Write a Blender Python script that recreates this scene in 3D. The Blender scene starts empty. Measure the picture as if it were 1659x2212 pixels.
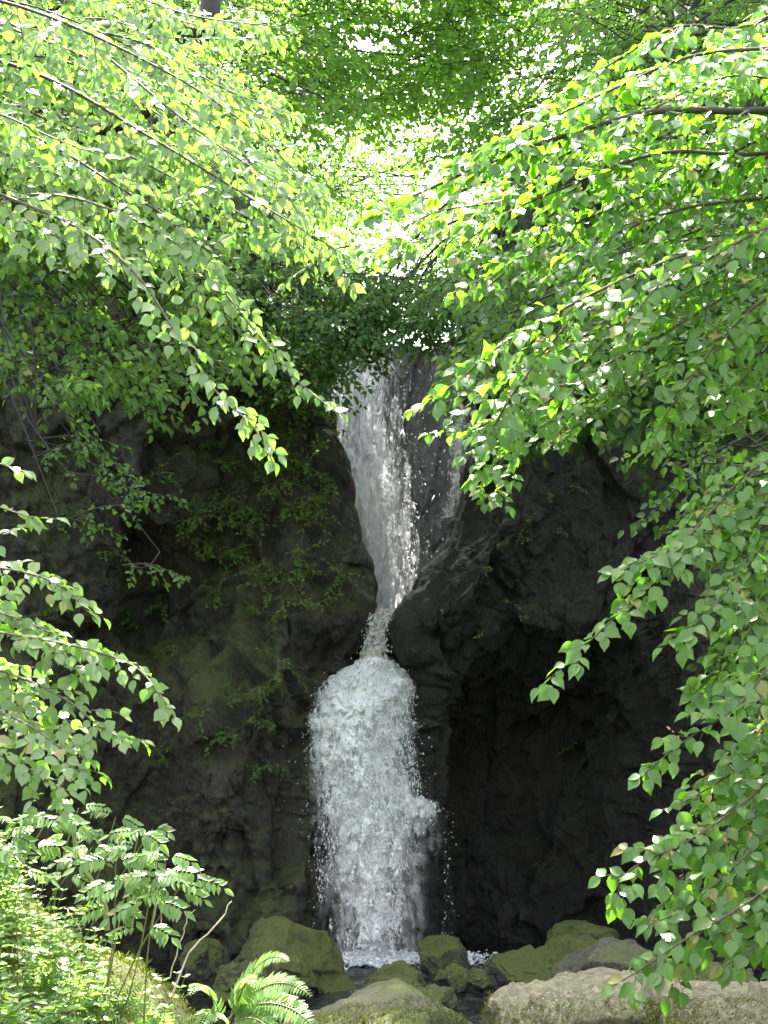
import bpy, math, random
import numpy as np
R = math.radians
rng = np.random.default_rng(11)
random.seed(5)
scene = bpy.context.scene
col = scene.collection

# ------------------------------------------------------------------ camera
PITCH = R(10.0); CAMZ = 1.6; F = 3212.0
cd = bpy.data.cameras.new('camera'); cam = bpy.data.objects.new('camera', cd); col.objects.link(cam)
cam.location = (0, 0, CAMZ); cam.rotation_euler = (R(90) + PITCH, 0, 0)
cd.sensor_fit = 'VERTICAL'; cd.sensor_height = 36; cd.lens = 18 / math.tan(R(19)); cd.clip_end = 2000
scene.camera = cam

# ------------------------------------------------------------------ sky, sun, exposure
SUN_EL, SUN_AZ = R(66), R(-9)          # azimuth from +Y, negative = left
sd = np.array([math.sin(SUN_AZ)*math.cos(SUN_EL), math.cos(SUN_AZ)*math.cos(SUN_EL), math.sin(SUN_EL)])
w = bpy.data.worlds.new('World'); scene.world = w; w.use_nodes = True
nt = w.node_tree; sky = nt.nodes.new('ShaderNodeTexSky'); sky.sky_type = 'NISHITA'; sky.sun_disc = False
sky.sun_elevation = SUN_EL; sky.sun_rotation = SUN_AZ; sky.dust_density = 4; sky.air_density = 1.0
hs = nt.nodes.new('ShaderNodeHueSaturation'); hs.inputs['Saturation'].default_value = 0.35
nt.links.new(sky.outputs[0], hs.inputs['Color']); nt.links.new(hs.outputs[0], nt.nodes['Background'].inputs[0])
nt.nodes['Background'].inputs[1].default_value = 0.15
ld = bpy.data.lights.new('sun', 'SUN'); ld.energy = 5; ld.angle = R(0.6); ld.color = (1, .96, .88)
sun = bpy.data.objects.new('sun', ld); col.objects.link(sun)
sun.rotation_euler = (R(90) - SUN_EL, 0, math.pi - SUN_AZ)
from mathutils import Vector
sun.rotation_euler = Vector(tuple(sd)).to_track_quat('Z', 'Y').to_euler()
scene.view_settings.view_transform = 'Standard'; scene.view_settings.look = 'None'
scene.view_settings.gamma = 1; scene.view_settings.exposure = 3.2
scene.cycles.max_bounces = 7; scene.cycles.diffuse_bounces = 3; scene.cycles.transmission_bounces = 4
scene.cycles.transparent_max_bounces = 16; scene.cycles.caustics_reflective = False; scene.cycles.caustics_refractive = False

# ------------------------------------------------------------------ helpers
def P(u, v, d):
    "point at depth d (metres along Y) seen at photo position u, v (1659 x 2212 grid)"
    x = (u - 829.5)/F; y = (1106 - v)/F
    Y = math.cos(PITCH) - y*math.sin(PITCH); Z = math.sin(PITCH) + y*math.cos(PITCH)
    return np.array([x*d/Y, d, CAMZ + Z*d/Y])
def proj(p):
    p = np.atleast_2d(p); q = p - np.array([0, 0, CAMZ])
    f = q[:, 1]*math.cos(PITCH) + q[:, 2]*math.sin(PITCH); y = -q[:, 1]*math.sin(PITCH) + q[:, 2]*math.cos(PITCH)
    return np.stack([829.5 + F*q[:, 0]/f, 1106 - F*y/f], 1)
def nrm(a): return a/np.maximum(np.linalg.norm(a, axis=-1, keepdims=True), 1e-9)
def hsh(ix, iy, iz, s):
    h = (ix.astype(np.int64)*374761393 + iy.astype(np.int64)*668265263 + iz.astype(np.int64)*2147483647*3 + s*1274126177) & 0xffffffff
    h = ((h ^ (h >> 13))*1274126177) & 0xffffffff; h = ((h ^ (h >> 16))*2246822519) & 0xffffffff; h ^= h >> 15
    return (h & 0xffffff)/float(0xffffff)
def vnoise(p, s=0):
    i = np.floor(p).astype(np.int64); f = p - i; f = f*f*f*(f*(f*6 - 15) + 10); r = 0
    for a in (0, 1):
        for b in (0, 1):
            for c in (0, 1):
                wgt = (f[:, 0] if a else 1-f[:, 0])*(f[:, 1] if b else 1-f[:, 1])*(f[:, 2] if c else 1-f[:, 2])
                r = r + wgt*hsh(i[:, 0]+a, i[:, 1]+b, i[:, 2]+c, s)
    return r*2 - 1
def fbm(p, s=0, o=4, g=.5):
    r = 0; a = 1
    for k in range(o): r = r + a*vnoise(p*(2.03**k), s+k*7); a *= g
    return r
def facets(p, s=0):
    "tilted-plane cells: blocky fractured rock"
    i = np.floor(p).astype(np.int64); best = np.full(len(p), 9.); val = np.zeros(len(p)); sec = np.full(len(p), 9.)
    for a in (-1, 0, 1):
        for b in (-1, 0, 1):
            for c in (-1, 0, 1):
                X, Y, Z = i[:, 0]+a, i[:, 1]+b, i[:, 2]+c
                q = np.stack([X + hsh(X, Y, Z, s), Y + hsh(X, Y, Z, s+1), Z + hsh(X, Y, Z, s+2)], 1)
                d = np.linalg.norm(p - q, axis=1)
                g = np.stack([hsh(X, Y, Z, s+3), hsh(X, Y, Z, s+4), hsh(X, Y, Z, s+5)], 1)*2 - 1
                v = ((p-q)*g).sum(1) + hsh(X, Y, Z, s+6)*1.2 - .6
                sec = np.where(d < best, best, np.minimum(sec, d)); m = d < best; val = np.where(m, v, val); best = np.where(m, d, best)
    return val - .14*np.exp(-((sec-best)*9)**2)

def ramp_mat(name): 
    m = bpy.data.materials.new(name); m.use_nodes = True; return m, m.node_tree, m.node_tree.nodes['Principled BSDF']
def N(nt, t, **k):
    n = nt.nodes.new(t)
    for a, b in k.items():
        if a[0] == '_': n.inputs[a[1:]].default_value = b
        else: setattr(n, a, b)
    return n
def mixc(nt, fac, a, b):
    n = N(nt, 'ShaderNodeMix', data_type='RGBA')
    for s, x in ((0, fac), (6, a), (7, b)):
        if hasattr(x, 'is_linked'): nt.links.new(x, n.inputs[s])
        elif s == 0: n.inputs[0].default_value = x
        else: n.inputs[s].default_value = (*x, 1)
    return n.outputs[2]
def maprange(nt, x, a, b, c=0., d=1.):
    n = N(nt, 'ShaderNodeMapRange'); nt.links.new(x, n.inputs[0])
    for i, v in enumerate((a, b, c, d)): n.inputs[i+1].default_value = v
    return n.outputs[0]
def math_(nt, op, a, b=0.):
    n = N(nt, 'ShaderNodeMath', operation=op)
    for i, x in enumerate((a, b)):
        if hasattr(x, 'is_linked'): nt.links.new(x, n.inputs[i])
        else: n.inputs[i].default_value = x
    return n.outputs[0]
def noise(nt, sc, det=6, rough=.6, vec=None, dist=0):
    n = N(nt, 'ShaderNodeTexNoise'); n.inputs['Scale'].default_value = sc; n.inputs['Detail'].default_value = det
    n.inputs['Roughness'].default_value = rough; n.inputs['Distortion'].default_value = dist
    if vec is not None: nt.links.new(vec, n.inputs['Vector'])
    return n.outputs[0]
def objvec(nt, scale=(1, 1, 1)):
    t = N(nt, 'ShaderNodeTexCoord'); m = N(nt, 'ShaderNodeMapping'); m.inputs['Scale'].default_value = scale
    nt.links.new(t.outputs['Object'], m.inputs[0]); return m.outputs[0]

def leaf_mat(name, c1, c2, t1, t2, rough=.38, fac=.45, spec=.5):
    m, nt, p = ramp_mat(name); at = N(nt, 'ShaderNodeAttribute', attribute_name='rnd')
    gc = mixc(nt, at.outputs['Fac'], c1, c2); gc = mixc(nt, maprange(nt, noise(nt, 140, 2, .5, objvec(nt)), .66, .72, 0, .5), gc, (.16, .11, .04)); gc = mixc(nt, maprange(nt, at.outputs['Fac'], .972, .975, 0, .7), gc, (.2, .13, .03))
    nt.links.new(gc, p.inputs['Base Color'])
    p.inputs['Roughness'].default_value = rough; p.inputs['Specular IOR Level'].default_value = spec
    tr = N(nt, 'ShaderNodeBsdfTranslucent'); nt.links.new(mixc(nt, at.outputs['Fac'], t1, t2), tr.inputs[0])
    mx = N(nt, 'ShaderNodeMixShader'); mx.inputs[0].default_value = fac
    nt.links.new(p.outputs[0], mx.inputs[1]); nt.links.new(tr.outputs[0], mx.inputs[2])
    nt.links.new(mx.outputs[0], nt.nodes['Material Output'].inputs[0]); return m
def plain(name, c, rough=.8):
    m, nt, p = ramp_mat(name)
    v = noise(nt, 30, 4, .6, objvec(nt)); nt.links.new(mixc(nt, maprange(nt, v, .3, .7), tuple(x*.6 for x in c), tuple(min(1, x*1.3) for x in c)), p.inputs['Base Color'])
    p.inputs['Roughness'].default_value = rough; return m
def rock_mat(name, dark, light, moss1, moss2, moss_lo, moss_hi, sc=1., rough=(.45, .8), pits=0., up=.6, top=None):
    m, nt, p = ramp_mat(name); ov = objvec(nt, (1, 1, .55))
    n1 = noise(nt, 2.2*sc, 9, .65, ov); n2 = noise(nt, 14*sc, 8, .7, ov); n3 = noise(nt, 1.1*sc, 7, .62, ov, .4); n4 = noise(nt, 60*sc, 4, .6, ov)
    c = mixc(nt, maprange(nt, n1, .35, .68), dark, light)
    c = mixc(nt, maprange(nt, n2, .5, .72, 0, .6), c, tuple(min(1, x*2.2) for x in light))
    c = mixc(nt, maprange(nt, n2, .45, .3, 0, .7), c, tuple(x*.4 for x in dark))
    wv = N(nt, 'ShaderNodeVectorMath', operation='ADD'); nn_ = N(nt, 'ShaderNodeTexNoise'); nn_.inputs['Scale'].default_value = 2.5; nt.links.new(ov, nn_.inputs['Vector']); nt.links.new(ov, wv.inputs[0]); nt.links.new(nn_.outputs['Color'], wv.inputs[1])
    vc = N(nt, 'ShaderNodeTexVoronoi', feature='DISTANCE_TO_EDGE'); vc.inputs['Scale'].default_value = 3.4*sc; nt.links.new(wv.outputs[0], vc.inputs['Vector'])
    ck = maprange(nt, vc.outputs['Distance'], .0, .05, 0. if top is not None else 1., 1.); c = mixc(nt, maprange(nt, ck, 0, 1, .55, 1.), tuple(x*.4 for x in dark), c)
    g = N(nt, 'ShaderNodeNewGeometry'); sx = N(nt, 'ShaderNodeSeparateXYZ'); nt.links.new(g.outputs['Normal'], sx.inputs[0])
    k = math_(nt, 'ADD', math_(nt, 'MULTIPLY', sx.outputs[2], up), math_(nt, 'MULTIPLY', n3, 1.6))
    k = math_(nt, 'ADD', k, math_(nt, 'MULTIPLY', n2, .5))
    mf = maprange(nt, k, moss_lo, moss_hi)
    mc = mixc(nt, maprange(nt, n4, .35, .65), moss1, moss2)
    if pits:
        vo = N(nt, 'ShaderNodeTexVoronoi'); vo.inputs['Scale'].default_value = 22*sc; nt.links.new(objvec(nt, (1, 1.3, 1)), vo.inputs['Vector'])
        c = mixc(nt, maprange(nt, math_(nt, 'ADD', vo.outputs['Distance'], n1), .72, .55, 0, pits), c, tuple(min(1, x*2) for x in light))
    fin = mixc(nt, mf, c, mc)
    if top is not None:
        s3 = N(nt, 'ShaderNodeSeparateXYZ'); nt.links.new(objvec(nt), s3.inputs[0]); tz = math_(nt, 'ADD', s3.outputs[2], math_(nt, 'MULTIPLY', n3, 1.5))
        fin = mixc(nt, maprange(nt, tz, top+.4, top+1.2), fin, mixc(nt, n2, (.012, .02, .006), (.03, .05, .012)))
    nt.links.new(fin, p.inputs['Base Color'])
    nt.links.new(maprange(nt, n2, .3, .7, *rough), p.inputs['Roughness'])
    h = math_(nt, 'ADD', math_(nt, 'ADD', math_(nt, 'MULTIPLY', n2, .09), math_(nt, 'MULTIPLY', n4, .018)), math_(nt, 'MULTIPLY', ck, .006))
    b = N(nt, 'ShaderNodeBump'); b.inputs['Distance'].default_value = .9; b.inputs['Strength'].default_value = .9
    nt.links.new(h, b.inputs['Height']); nt.links.new(b.outputs[0], p.inputs['Normal']); return m

M = {}
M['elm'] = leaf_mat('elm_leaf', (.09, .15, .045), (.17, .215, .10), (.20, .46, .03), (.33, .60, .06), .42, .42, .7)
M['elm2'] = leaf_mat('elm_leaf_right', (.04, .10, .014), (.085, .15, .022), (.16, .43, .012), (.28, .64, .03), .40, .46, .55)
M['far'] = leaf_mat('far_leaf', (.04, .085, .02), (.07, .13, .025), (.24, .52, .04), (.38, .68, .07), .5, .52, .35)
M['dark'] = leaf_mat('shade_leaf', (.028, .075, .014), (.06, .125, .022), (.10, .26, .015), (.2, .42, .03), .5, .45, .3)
M['ash'] = leaf_mat('ash_leaf', (.06, .13, .025), (.12, .21, .045), (.24, .46, .03), (.38, .60, .05), .36, .45, .8)
M['fern'] = leaf_mat('fern_leaf', (.10, .19, .05), (.17, .27, .09), (.25, .45, .06), (.38, .58, .12), .45, .4, .4)
M['mossleaf'] = leaf_mat('moss_leaf', (.05, .065, .012), (.12, .13, .025), (.12, .18, .02), (.24, .30, .035), .7, .35, .2)
M['seed'] = leaf_mat('samara', (.22, .13, .06), (.34, .22, .1), (.4, .25, .1), (.5, .32, .14), .6, .35, .2)
M['wood'] = plain('bark', (.055, .042, .03), .85)
M['darkbark'] = plain('dark_bark', (.016, .014, .012), .9)
M['twig'] = plain('twig_bark', (.10, .085, .055), .8)
M['stem'] = plain('green_stem', (.16, .17, .06), .6)
M['dead'] = plain('dead_stick', (.45, .36, .28), .8)
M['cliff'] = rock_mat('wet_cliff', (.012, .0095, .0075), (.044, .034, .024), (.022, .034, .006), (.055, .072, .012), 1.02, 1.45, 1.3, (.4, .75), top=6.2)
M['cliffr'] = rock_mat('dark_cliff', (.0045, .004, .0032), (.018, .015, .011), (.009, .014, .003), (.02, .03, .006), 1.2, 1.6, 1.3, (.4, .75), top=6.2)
M['wall'] = rock_mat('chamber_wall', (.10, .10, .105), (.17, .17, .18), (.05, .06, .03), (.06, .07, .03), 2.2, 2.5, 1.0, (.3, .6))  # lighter grey stands in for mist and sky sheen on wet rock
M['boulder'] = rock_mat('mossy_boulder', (.03, .026, .02), (.09, .08, .06), (.05, .066, .011), (.12, .145, .024), 1.05, 1.4, 2.0, (.5, .8), up=.7)
M['slab'] = rock_mat('pale_slab', (.12, .105, .06), (.28, .25, .16), (.09, .10, .02), (.17, .18, .035), 1.36, 1.62, 2.0, (.6, .9), pits=.8, up=-.35)
M['slabm'] = rock_mat('mossy_slab', (.07, .064, .045), (.16, .147, .105), (.08, .10, .02), (.15, .17, .035), 1.15, 1.45, 2.0, (.6, .9), pits=.4, up=.2)
M['bank'] = rock_mat('mossy_bank', (.06, .05, .035), (.12, .10, .06), (.05, .06, .012), (.13, .125, .025), 1.0, 1.35, 2.0, (.8, .95))
M['soil'] = rock_mat('forest_floor', (.02, .022, .012), (.04, .045, .02), (.025, .04, .012), (.045, .07, .02), 1.1, 1.4, 1.0, (.8, .95))

def water_mat(name, stretch, lo, hi, seed, fine=1., tint=(.93, .94, .95), attr=False):
    m, nt, p = ramp_mat(name); t = N(nt, 'ShaderNodeTexCoord'); mp = N(nt, 'ShaderNodeMapping'); mp.inputs['Scale'].default_value = stretch
    mp.inputs['Location'].default_value = (seed*3.1, seed*1.7, seed*.9); nt.links.new(t.outputs['Object'], mp.inputs[0])
    a = noise(nt, 5*fine, 10, .72, mp.outputs[0], .3); b = noise(nt, 24*fine, 5, .7, mp.outputs[0], .6)
    k = math_(nt, 'ADD', math_(nt, 'MULTIPLY', a, .62), math_(nt, 'MULTIPLY', b, .38))
    at = N(nt, 'ShaderNodeAttribute', attribute_name='thin'); k = math_(nt, 'SUBTRACT', k, at.outputs['Fac'])
    fac = maprange(nt, k, lo, hi)
    p.inputs['Base Color'].default_value = (*tint, 1); p.inputs['Roughness'].default_value = .35
    bm = N(nt, 'ShaderNodeBump'); bm.inputs['Distance'].default_value = .05; bm.inputs['Strength'].default_value = 1; nt.links.new(k, bm.inputs['Height'])
    nt.links.new(bm.outputs[0], p.inputs['Normal'])
    tr = N(nt, 'ShaderNodeBsdfTransparent'); mx = N(nt, 'ShaderNodeMixShader')
    tl_ = N(nt, 'ShaderNodeBsdfTranslucent'); tl_.inputs[0].default_value = (*tint, 1); m2 = N(nt, 'ShaderNodeMixShader'); m2.inputs[0].default_value = .2
    nt.links.new(p.outputs[0], m2.inputs[1]); nt.links.new(tl_.outputs[0], m2.inputs[2])
    nt.links.new(fac, mx.inputs[0]); nt.links.new(tr.outputs[0], mx.inputs[1]); nt.links.new(m2.outputs[0], mx.inputs[2])
    nt.links.new(mx.outputs[0], nt.nodes['Material Output'].inputs[0]); return m
M['foam'], _nt, _p = ramp_mat('foam'); _p.inputs['Base Color'].default_value = (.85, .86, .87, 1); _p.inputs['Roughness'].default_value = .3
_t = N(_nt, 'ShaderNodeBsdfTranslucent'); _t.inputs[0].default_value = (.8, .82, .85, 1); _m = N(_nt, 'ShaderNodeMixShader'); _m.inputs[0].default_value = .4
_nt.links.new(_p.outputs[0], _m.inputs[1]); _nt.links.new(_t.outputs[0], _m.inputs[2]); _nt.links.new(_m.outputs[0], _nt.nodes['Material Output'].inputs[0])
M['pool'], _nt, _p = ramp_mat('pool_water'); _p.inputs['Base Color'].default_value = (.012, .012, .010, 1); _p.inputs['Roughness'].default_value = .06
_b = N(_nt, 'ShaderNodeBump'); _b.inputs['Distance'].default_value = .12; _b.inputs['Strength'].default_value = 1
_nt.links.new(noise(_nt, 7, 6, .6, objvec(_nt, (1, .6, 1)), .5), _b.inputs['Height']); _nt.links.new(_b.outputs[0], _p.inputs['Normal'])

# ---- mesh plumbing
def mesh_np(name, V, Fs, mat, parent=None, rnd=None, smooth=False, attrs=None):
    me = bpy.data.meshes.new(name); V = np.asarray(V, np.float32).reshape(-1, 3)
    Fs = [np.asarray(f, np.int32) for f in Fs if len(f)]
    me.vertices.add(len(V)); me.vertices.foreach_set('co', V.ravel())
    loops = np.concatenate([f.ravel() for f in Fs]); cnt = np.concatenate([np.full(len(f), f.shape[1]) for f in Fs])
    st = np.concatenate([[0], np.cumsum(cnt)[:-1]]).astype(np.int32)
    me.loops.add(len(loops)); me.loops.foreach_set('vertex_index', loops)
    me.polygons.add(len(cnt)); me.polygons.foreach_set('loop_start', st); me.polygons.foreach_set('loop_total', cnt.astype(np.int32))
    me.update(calc_edges=True)
    if rnd is not None:
        a = me.attributes.new('rnd', 'FLOAT', 'FACE'); a.data.foreach_set('value', np.asarray(rnd, np.float32))
    for k, v in (attrs or {}).items():
        a = me.attributes.new(k, 'FLOAT', 'POINT'); a.data.foreach_set('value', np.asarray(v, np.float32))
    if smooth: me.polygons.foreach_set('use_smooth', np.ones(len(cnt), bool))
    me.materials.append(mat); me.validate()
    o = bpy.data.objects.new(name, me); col.objects.link(o)
    if parent is not None: o.parent = parent
    return o
def tag(o, label=None, cat=None, group=None, kind=None):
    for k, v in (('label', label), ('category', cat), ('group', group), ('kind', kind)):
        if v: o[k] = v
    return o
def empty(name, label, cat, group=None, loc=(0, 0, 0)):
    o = bpy.data.objects.new(name, None); col.objects.link(o); o.empty_display_size = .2; o.location = loc
    return tag(o, label, cat, group)

class Tubes:
    def __init__(s): s.V = []; s.Fq = []; s.n = 0
    def add(s, pts, r0, r1, k=5):
        pts = np.asarray(pts, float); n = len(pts); t = np.gradient(pts, axis=0); t = nrm(t)
        ref = np.array([.31, .12, .94]); 
        if abs((t @ ref)).max() > .97: ref = np.array([.95, .1, -.2])
        a = nrm(np.cross(t, ref)); b = np.cross(t, a); r = np.linspace(r0, r1, n)[:, None, None] if np.isscalar(r0) else np.asarray(r0)[:, None, None]
        th = np.arange(k)*2*math.pi/k; ring = pts[:, None, :] + r*(np.cos(th)[None, :, None]*a[:, None, :] + np.sin(th)[None, :, None]*b[:, None, :])
        i = np.arange(n-1)[:, None]*k; j = np.arange(k)[None]; j2 = (j+1) % k
        f = np.stack([i+j, i+j2, i+k+j2, i+k+j], -1).reshape(-1, 4) + s.n
        s.V.append(ring.reshape(-1, 3)); s.Fq.append(f); s.n += n*k
    def build(s, name, mat, parent=None):
        return mesh_np(name, np.concatenate(s.V), [np.concatenate(s.Fq)], mat, parent, smooth=True)

_rib = [(.2, -.01), (.42, -.02), (.64, -.045), (.84, -.09)]; _sid = [(.05, .13, .02), (.2, .28, .05), (.43, .345, .055), (.66, .28, .02), (.85, .13, -.05)]
HI = (np.array([[0, 0, 0]] + [[a, 0, b] for a, b in _rib] + [[1.06, 0, -.17]] + [[a, b, c] for a, b, c in _sid] + [[a, -b, c] for a, b, c in _sid], float),
      [(0, 6, 7, 1), (1, 7, 8, 2), (2, 8, 9, 3), (3, 9, 10, 4), (4, 10, 5, 5), (0, 1, 12, 11), (1, 2, 13, 12), (2, 3, 14, 13), (3, 4, 15, 14), (4, 5, 15, 15)])
LO = (np.array([[0, 0, 0], [.3, .31, .05], [.7, .24, .02], [1.03, 0, -.1], [.3, -.31, .05], [.7, -.24, .02]], float), [(0, 3, 2, 1), (0, 4, 5, 3)])
NAR = (np.array([[0, 0, 0], [.35, .16, .03], [.7, .12, .0], [1.05, 0, -.12], [.35, -.16, .03], [.7, -.12, .0]], float), [(0, 3, 2, 1), (0, 4, 5, 3)])
class Leaves:
    def __init__(s): s.P = []; s.D = []; s.N = []; s.L = []
    def add(s, p, d, n, l): s.P.append(p); s.D.append(d); s.N.append(n); s.L.append(l)
    def build(s, name, mat, parent, tm=LO, wid=1., seed=0):
        Pp = np.array(s.P); D = nrm(np.array(s.D)); Nn = np.array(s.N); L = np.array(s.L)[:, None, None]
        y = nrm(np.cross(Nn, D)); z = np.cross(D, y); T, Fc = tm; r = np.random.default_rng(len(Pp)+seed)
        W = (wid*r.uniform(.85, 1.15, len(Pp)))[:, None, None]; curl = r.uniform(.3, 2.4, len(Pp))[:, None, None]
        V = Pp[:, None, :] + L*(T[None, :, 0:1]*D[:, None, :] + W*T[None, :, 1:2]*y[:, None, :] + curl*T[None, :, 2:3]*z[:, None, :])
        nv = len(T); off = (np.arange(len(Pp))*nv)[:, None, None]; out = []; rn = r.random(len(Pp)); rr = []
        q = [f for f in Fc if len(set(f)) == 4]; t3 = [tuple(dict.fromkeys(f)) for f in Fc if len(set(f)) == 3]
        for g in (q, t3):
            if g:
                a = (np.array(g)[None] + off).reshape(-1, len(g[0])); out.append(a); rr.append(np.repeat(rn, len(g)))
        return mesh_np(name, V.reshape(-1, 3), out, mat, parent, rnd=np.concatenate(rr))

def spline(c, n):
    c = np.asarray(c, float); 
    if len(c) == 2: return c[0] + (c[1]-c[0])*np.linspace(0, 1, n)[:, None]
    e = np.vstack([2*c[0]-c[1], c, 2*c[-1]-c[-2]]); out = []
    ts = np.linspace(0, len(c)-1-1e-6, n)
    for t in ts:
        i = int(t); f = t-i; p0, p1, p2, p3 = e[i:i+4]
        out.append(.5*((2*p1) + (-p0+p2)*f + (2*p0-5*p1+4*p2-p3)*f*f + (-p0+3*p1-3*p2+p3)*f**3))
    return np.array(out)
def rot(v, ax, a):
    ax = ax/np.linalg.norm(ax); return v*math.cos(a) + np.cross(ax, v)*math.sin(a) + ax*np.dot(ax, v)*(1-math.cos(a))
G = np.array([0, 0, -1.])
def unit(v): return v/(np.linalg.norm(v)+1e-9)
def grow(tb, lf, pts, r0, r1, n, leafL, order, latL, sp, droop=.5, seeds=None, leafsp=.62, ang=52, jit=.35, bare=0., tipf=1., hang=.1):
    "a woody axis with side twigs in the plane normal to n, leaves alternate along the twigs"
    pts = np.asarray(pts); seg = np.linalg.norm(np.diff(pts, axis=0), axis=1); cum = np.concatenate([[0], np.cumsum(seg)]); Lt = cum[-1]
    tb.add(pts, r0, r1, 5 if order else 3)
    def at(s):
        k = min(int(np.searchsorted(cum, s, 'right'))-1, len(seg)-1); f = (s-cum[k])/max(seg[k], 1e-6)
        return pts[k] + (pts[k+1]-pts[k])*f, unit(pts[k+1]-pts[k])
    side = 1 if rng.random() < .5 else -1
    if order > 0:
        s = bare*Lt + sp*rng.random()
        while s < Lt*.97:
            p, t = at(s); f = s/Lt; L = latL*(1-.72*max(0, f-.15)/.85*tipf)*rng.uniform(.55, 1.25)
            nn = unit(n + rng.normal(0, .16, 3)); d = unit(rot(t - nn*np.dot(t, nn), nn, side*R(ang*rng.uniform(.75, 1.2))))
            m = 6; q = [p]; dd = d
            for _ in range(m): dd = unit(dd + G*droop*.22 + rng.normal(0, .05, 3)); q.append(q[-1] + dd*L/m)
            nl = unit(nn + dd*.25*droop)
            grow(tb, lf, q, max(r1, r0*(1-f))*.5+.0008, .0006, nl, leafL, order-1, latL*.42, sp*.75, droop, seeds, leafsp, ang, jit, hang=hang)
            side = -side; s += sp*rng.uniform(.6, 1.4)
    s0 = Lt*(.12 if order == 0 else max(.35, bare)); s = s0; stp = leafL*leafsp
    while s < Lt:
        if rng.random() < .93:
            p, t = at(s); hg = rng.random() < hang; nn = unit((np.array([n[0]*2, -1., -.05]) if hg else n) + rng.normal(0, jit, 3)); a = rot(t - nn*np.dot(t, nn)*.5, nn, side*R(rng.uniform(38, 72))) + (G*.9 if hg else 0)
            lf.add(p, unit(a + G*.36*droop*rng.uniform(.2, 1.6) + rng.normal(0, .12, 3)), nn, leafL*rng.uniform(.58, 1.12)*(1 if order == 0 else .9))
            if seeds is not None and rng.random() < .085:
                for _ in range(rng.integers(4, 9)): seeds.add(p + rng.normal(0, .014, 3), unit(rng.normal(0, 1, 3)+G*.5), unit(rng.normal(0, 1, 3)), .02*rng.uniform(.7, 1.2))
        side = -side; s += stp*rng.uniform(.8, 1.2)
    p, t = at(Lt*.999); lf.add(p, unit(t+G*.15), unit(n+rng.normal(0, jit*.6, 3)), leafL*.85)

def bough(tree, ctrl, n, leafL, order, latL, sp, mat='elm', tm=HI, r0=.012, r1=.002, wood='wood', droop=.5, seeds=False, wid=1., name='bough', label=None, **k):
    tb, lf = Tubes(), Leaves(); sdl = Leaves() if seeds else None
    pts = np.array([P(*c) for c in ctrl]) if len(ctrl[0]) == 3 and not isinstance(ctrl, np.ndarray) else ctrl
    pts = spline(pts, max(8, 6*len(pts)))
    grow(tb, lf, pts, r0, r1, unit(np.array(n, float)), leafL, order, latL, sp, droop, sdl, **k)
    b = tb.build(name, M[wood], tree)
    if label: b['label'] = label
    lf.build('foliage', M[mat], b, tm, wid)
    if sdl and len(sdl.P): sdl.build('seed_cluster', M['seed'], b, NAR, 1.6)['kind'] = 'stuff'
    return b
def trunk(tree, pts, r0, r1, name='trunk'):
    tb = Tubes(); p = spline(pts, 14); p[1:-1] += rng.normal(0, .02, (12, 3)); tb.add(p, r0, r1, 12); return tb.build(name, M['wood'], tree)

def region_tree(name, label, cat, group, base, top, r, poly, dr, nb, blen, leafL, n, mat='far', order=1, latL=.45, sp=.14, dirv=(0, 0, 0), droop=.6, limbs=True, wid=1., tm=LO, jit=.45):
    "tree whose boughs end inside the photo area poly, at depths dr; every bough runs out from the trunk"
    t = empty(name, label, cat, group, tuple(base)); base = np.array(base, float); top = np.array(top, float)
    wr = bpy.data.objects.new  # noqa
    loc = base.copy()
    tp = np.array([base, (base+top)/2 + rng.normal(0, .15, 3), top]) - loc
    trunk(t, tp, r, r*.35)
    poly = np.array(poly, float); lo = poly.min(0); hi = poly.max(0); pts = []
    while len(pts) < nb:
        u, v = rng.uniform(lo, hi); ins = False; j = len(poly)-1
        for i in range(len(poly)):
            if (poly[i, 1] > v) != (poly[j, 1] > v) and u < (poly[j, 0]-poly[i, 0])*(v-poly[i, 1])/(poly[j, 1]-poly[i, 1])+poly[i, 0]: ins = not ins
            j = i
        if ins: pts.append(P(u, v, rng.uniform(*dr)))
    pts = np.array(pts); K = max(3, min(16, nb//6)); sd0 = pts[:K]; own = np.argmin(((pts[:, None]-sd0[None])**2).sum(-1), 1)
    for g in range(K):
        tb, lf = Tubes(), Leaves(); q = base + (top-base)*rng.uniform(.45, 1); e0 = sd0[g] + np.array([0, .35, .15])
        limb = spline([q, (q+e0)/2 + np.array([0, .1, .3]) + rng.normal(0, .1, 3), e0], 10); tb.add(limb-loc, r*.2, min(.009, r*.1), 6)
        for p in pts[own == g]:
            d = unit(unit((p-q)*np.array([1, 1, .4])) + np.array(dirv) + rng.normal(0, .3, 3)); s = p - d*blen*.5; a = limb[rng.integers(5, 10)]
            tb.add(spline([a, (a+s)/2 + rng.normal(0, .06, 3), s], 6)-loc, .006, .004, 4); e = s + d*blen + G*blen*.2*droop
            grow(tb, lf, spline([s, (s+e)/2 + np.array([0, 0, .08*blen]), e], 8) - loc, .007, .002, unit(np.array(n)+rng.normal(0, .2, 3)), leafL, order, latL, sp, droop, jit=jit)
        b = tb.build('bough', M['darkbark'], t); lf.build('foliage', M[mat], b, tm, wid)
    return t

# ------------------------------------------------------------------ ground, cliffs, chamber, water
def grid_faces(nr, nc, flip=False):
    i = np.arange(nr-1)[:, None]*nc; j = np.arange(nc-1)[None]
    f = np.stack([i+j, i+j+1, i+nc+j+1, i+nc+j], -1).reshape(-1, 4)
    return f[:, ::-1] if flip else f
def gnormals(V, nr, nc):
    g = V.reshape(nr, nc, 3); a = np.gradient(g, axis=0); b = np.gradient(g, axis=1); return nrm(np.cross(b, a)).reshape(-1, 3)
def sstep(x, a, b): t = np.clip((x-a)/(b-a), 0, 1); return t*t*(3-2*t)

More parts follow.
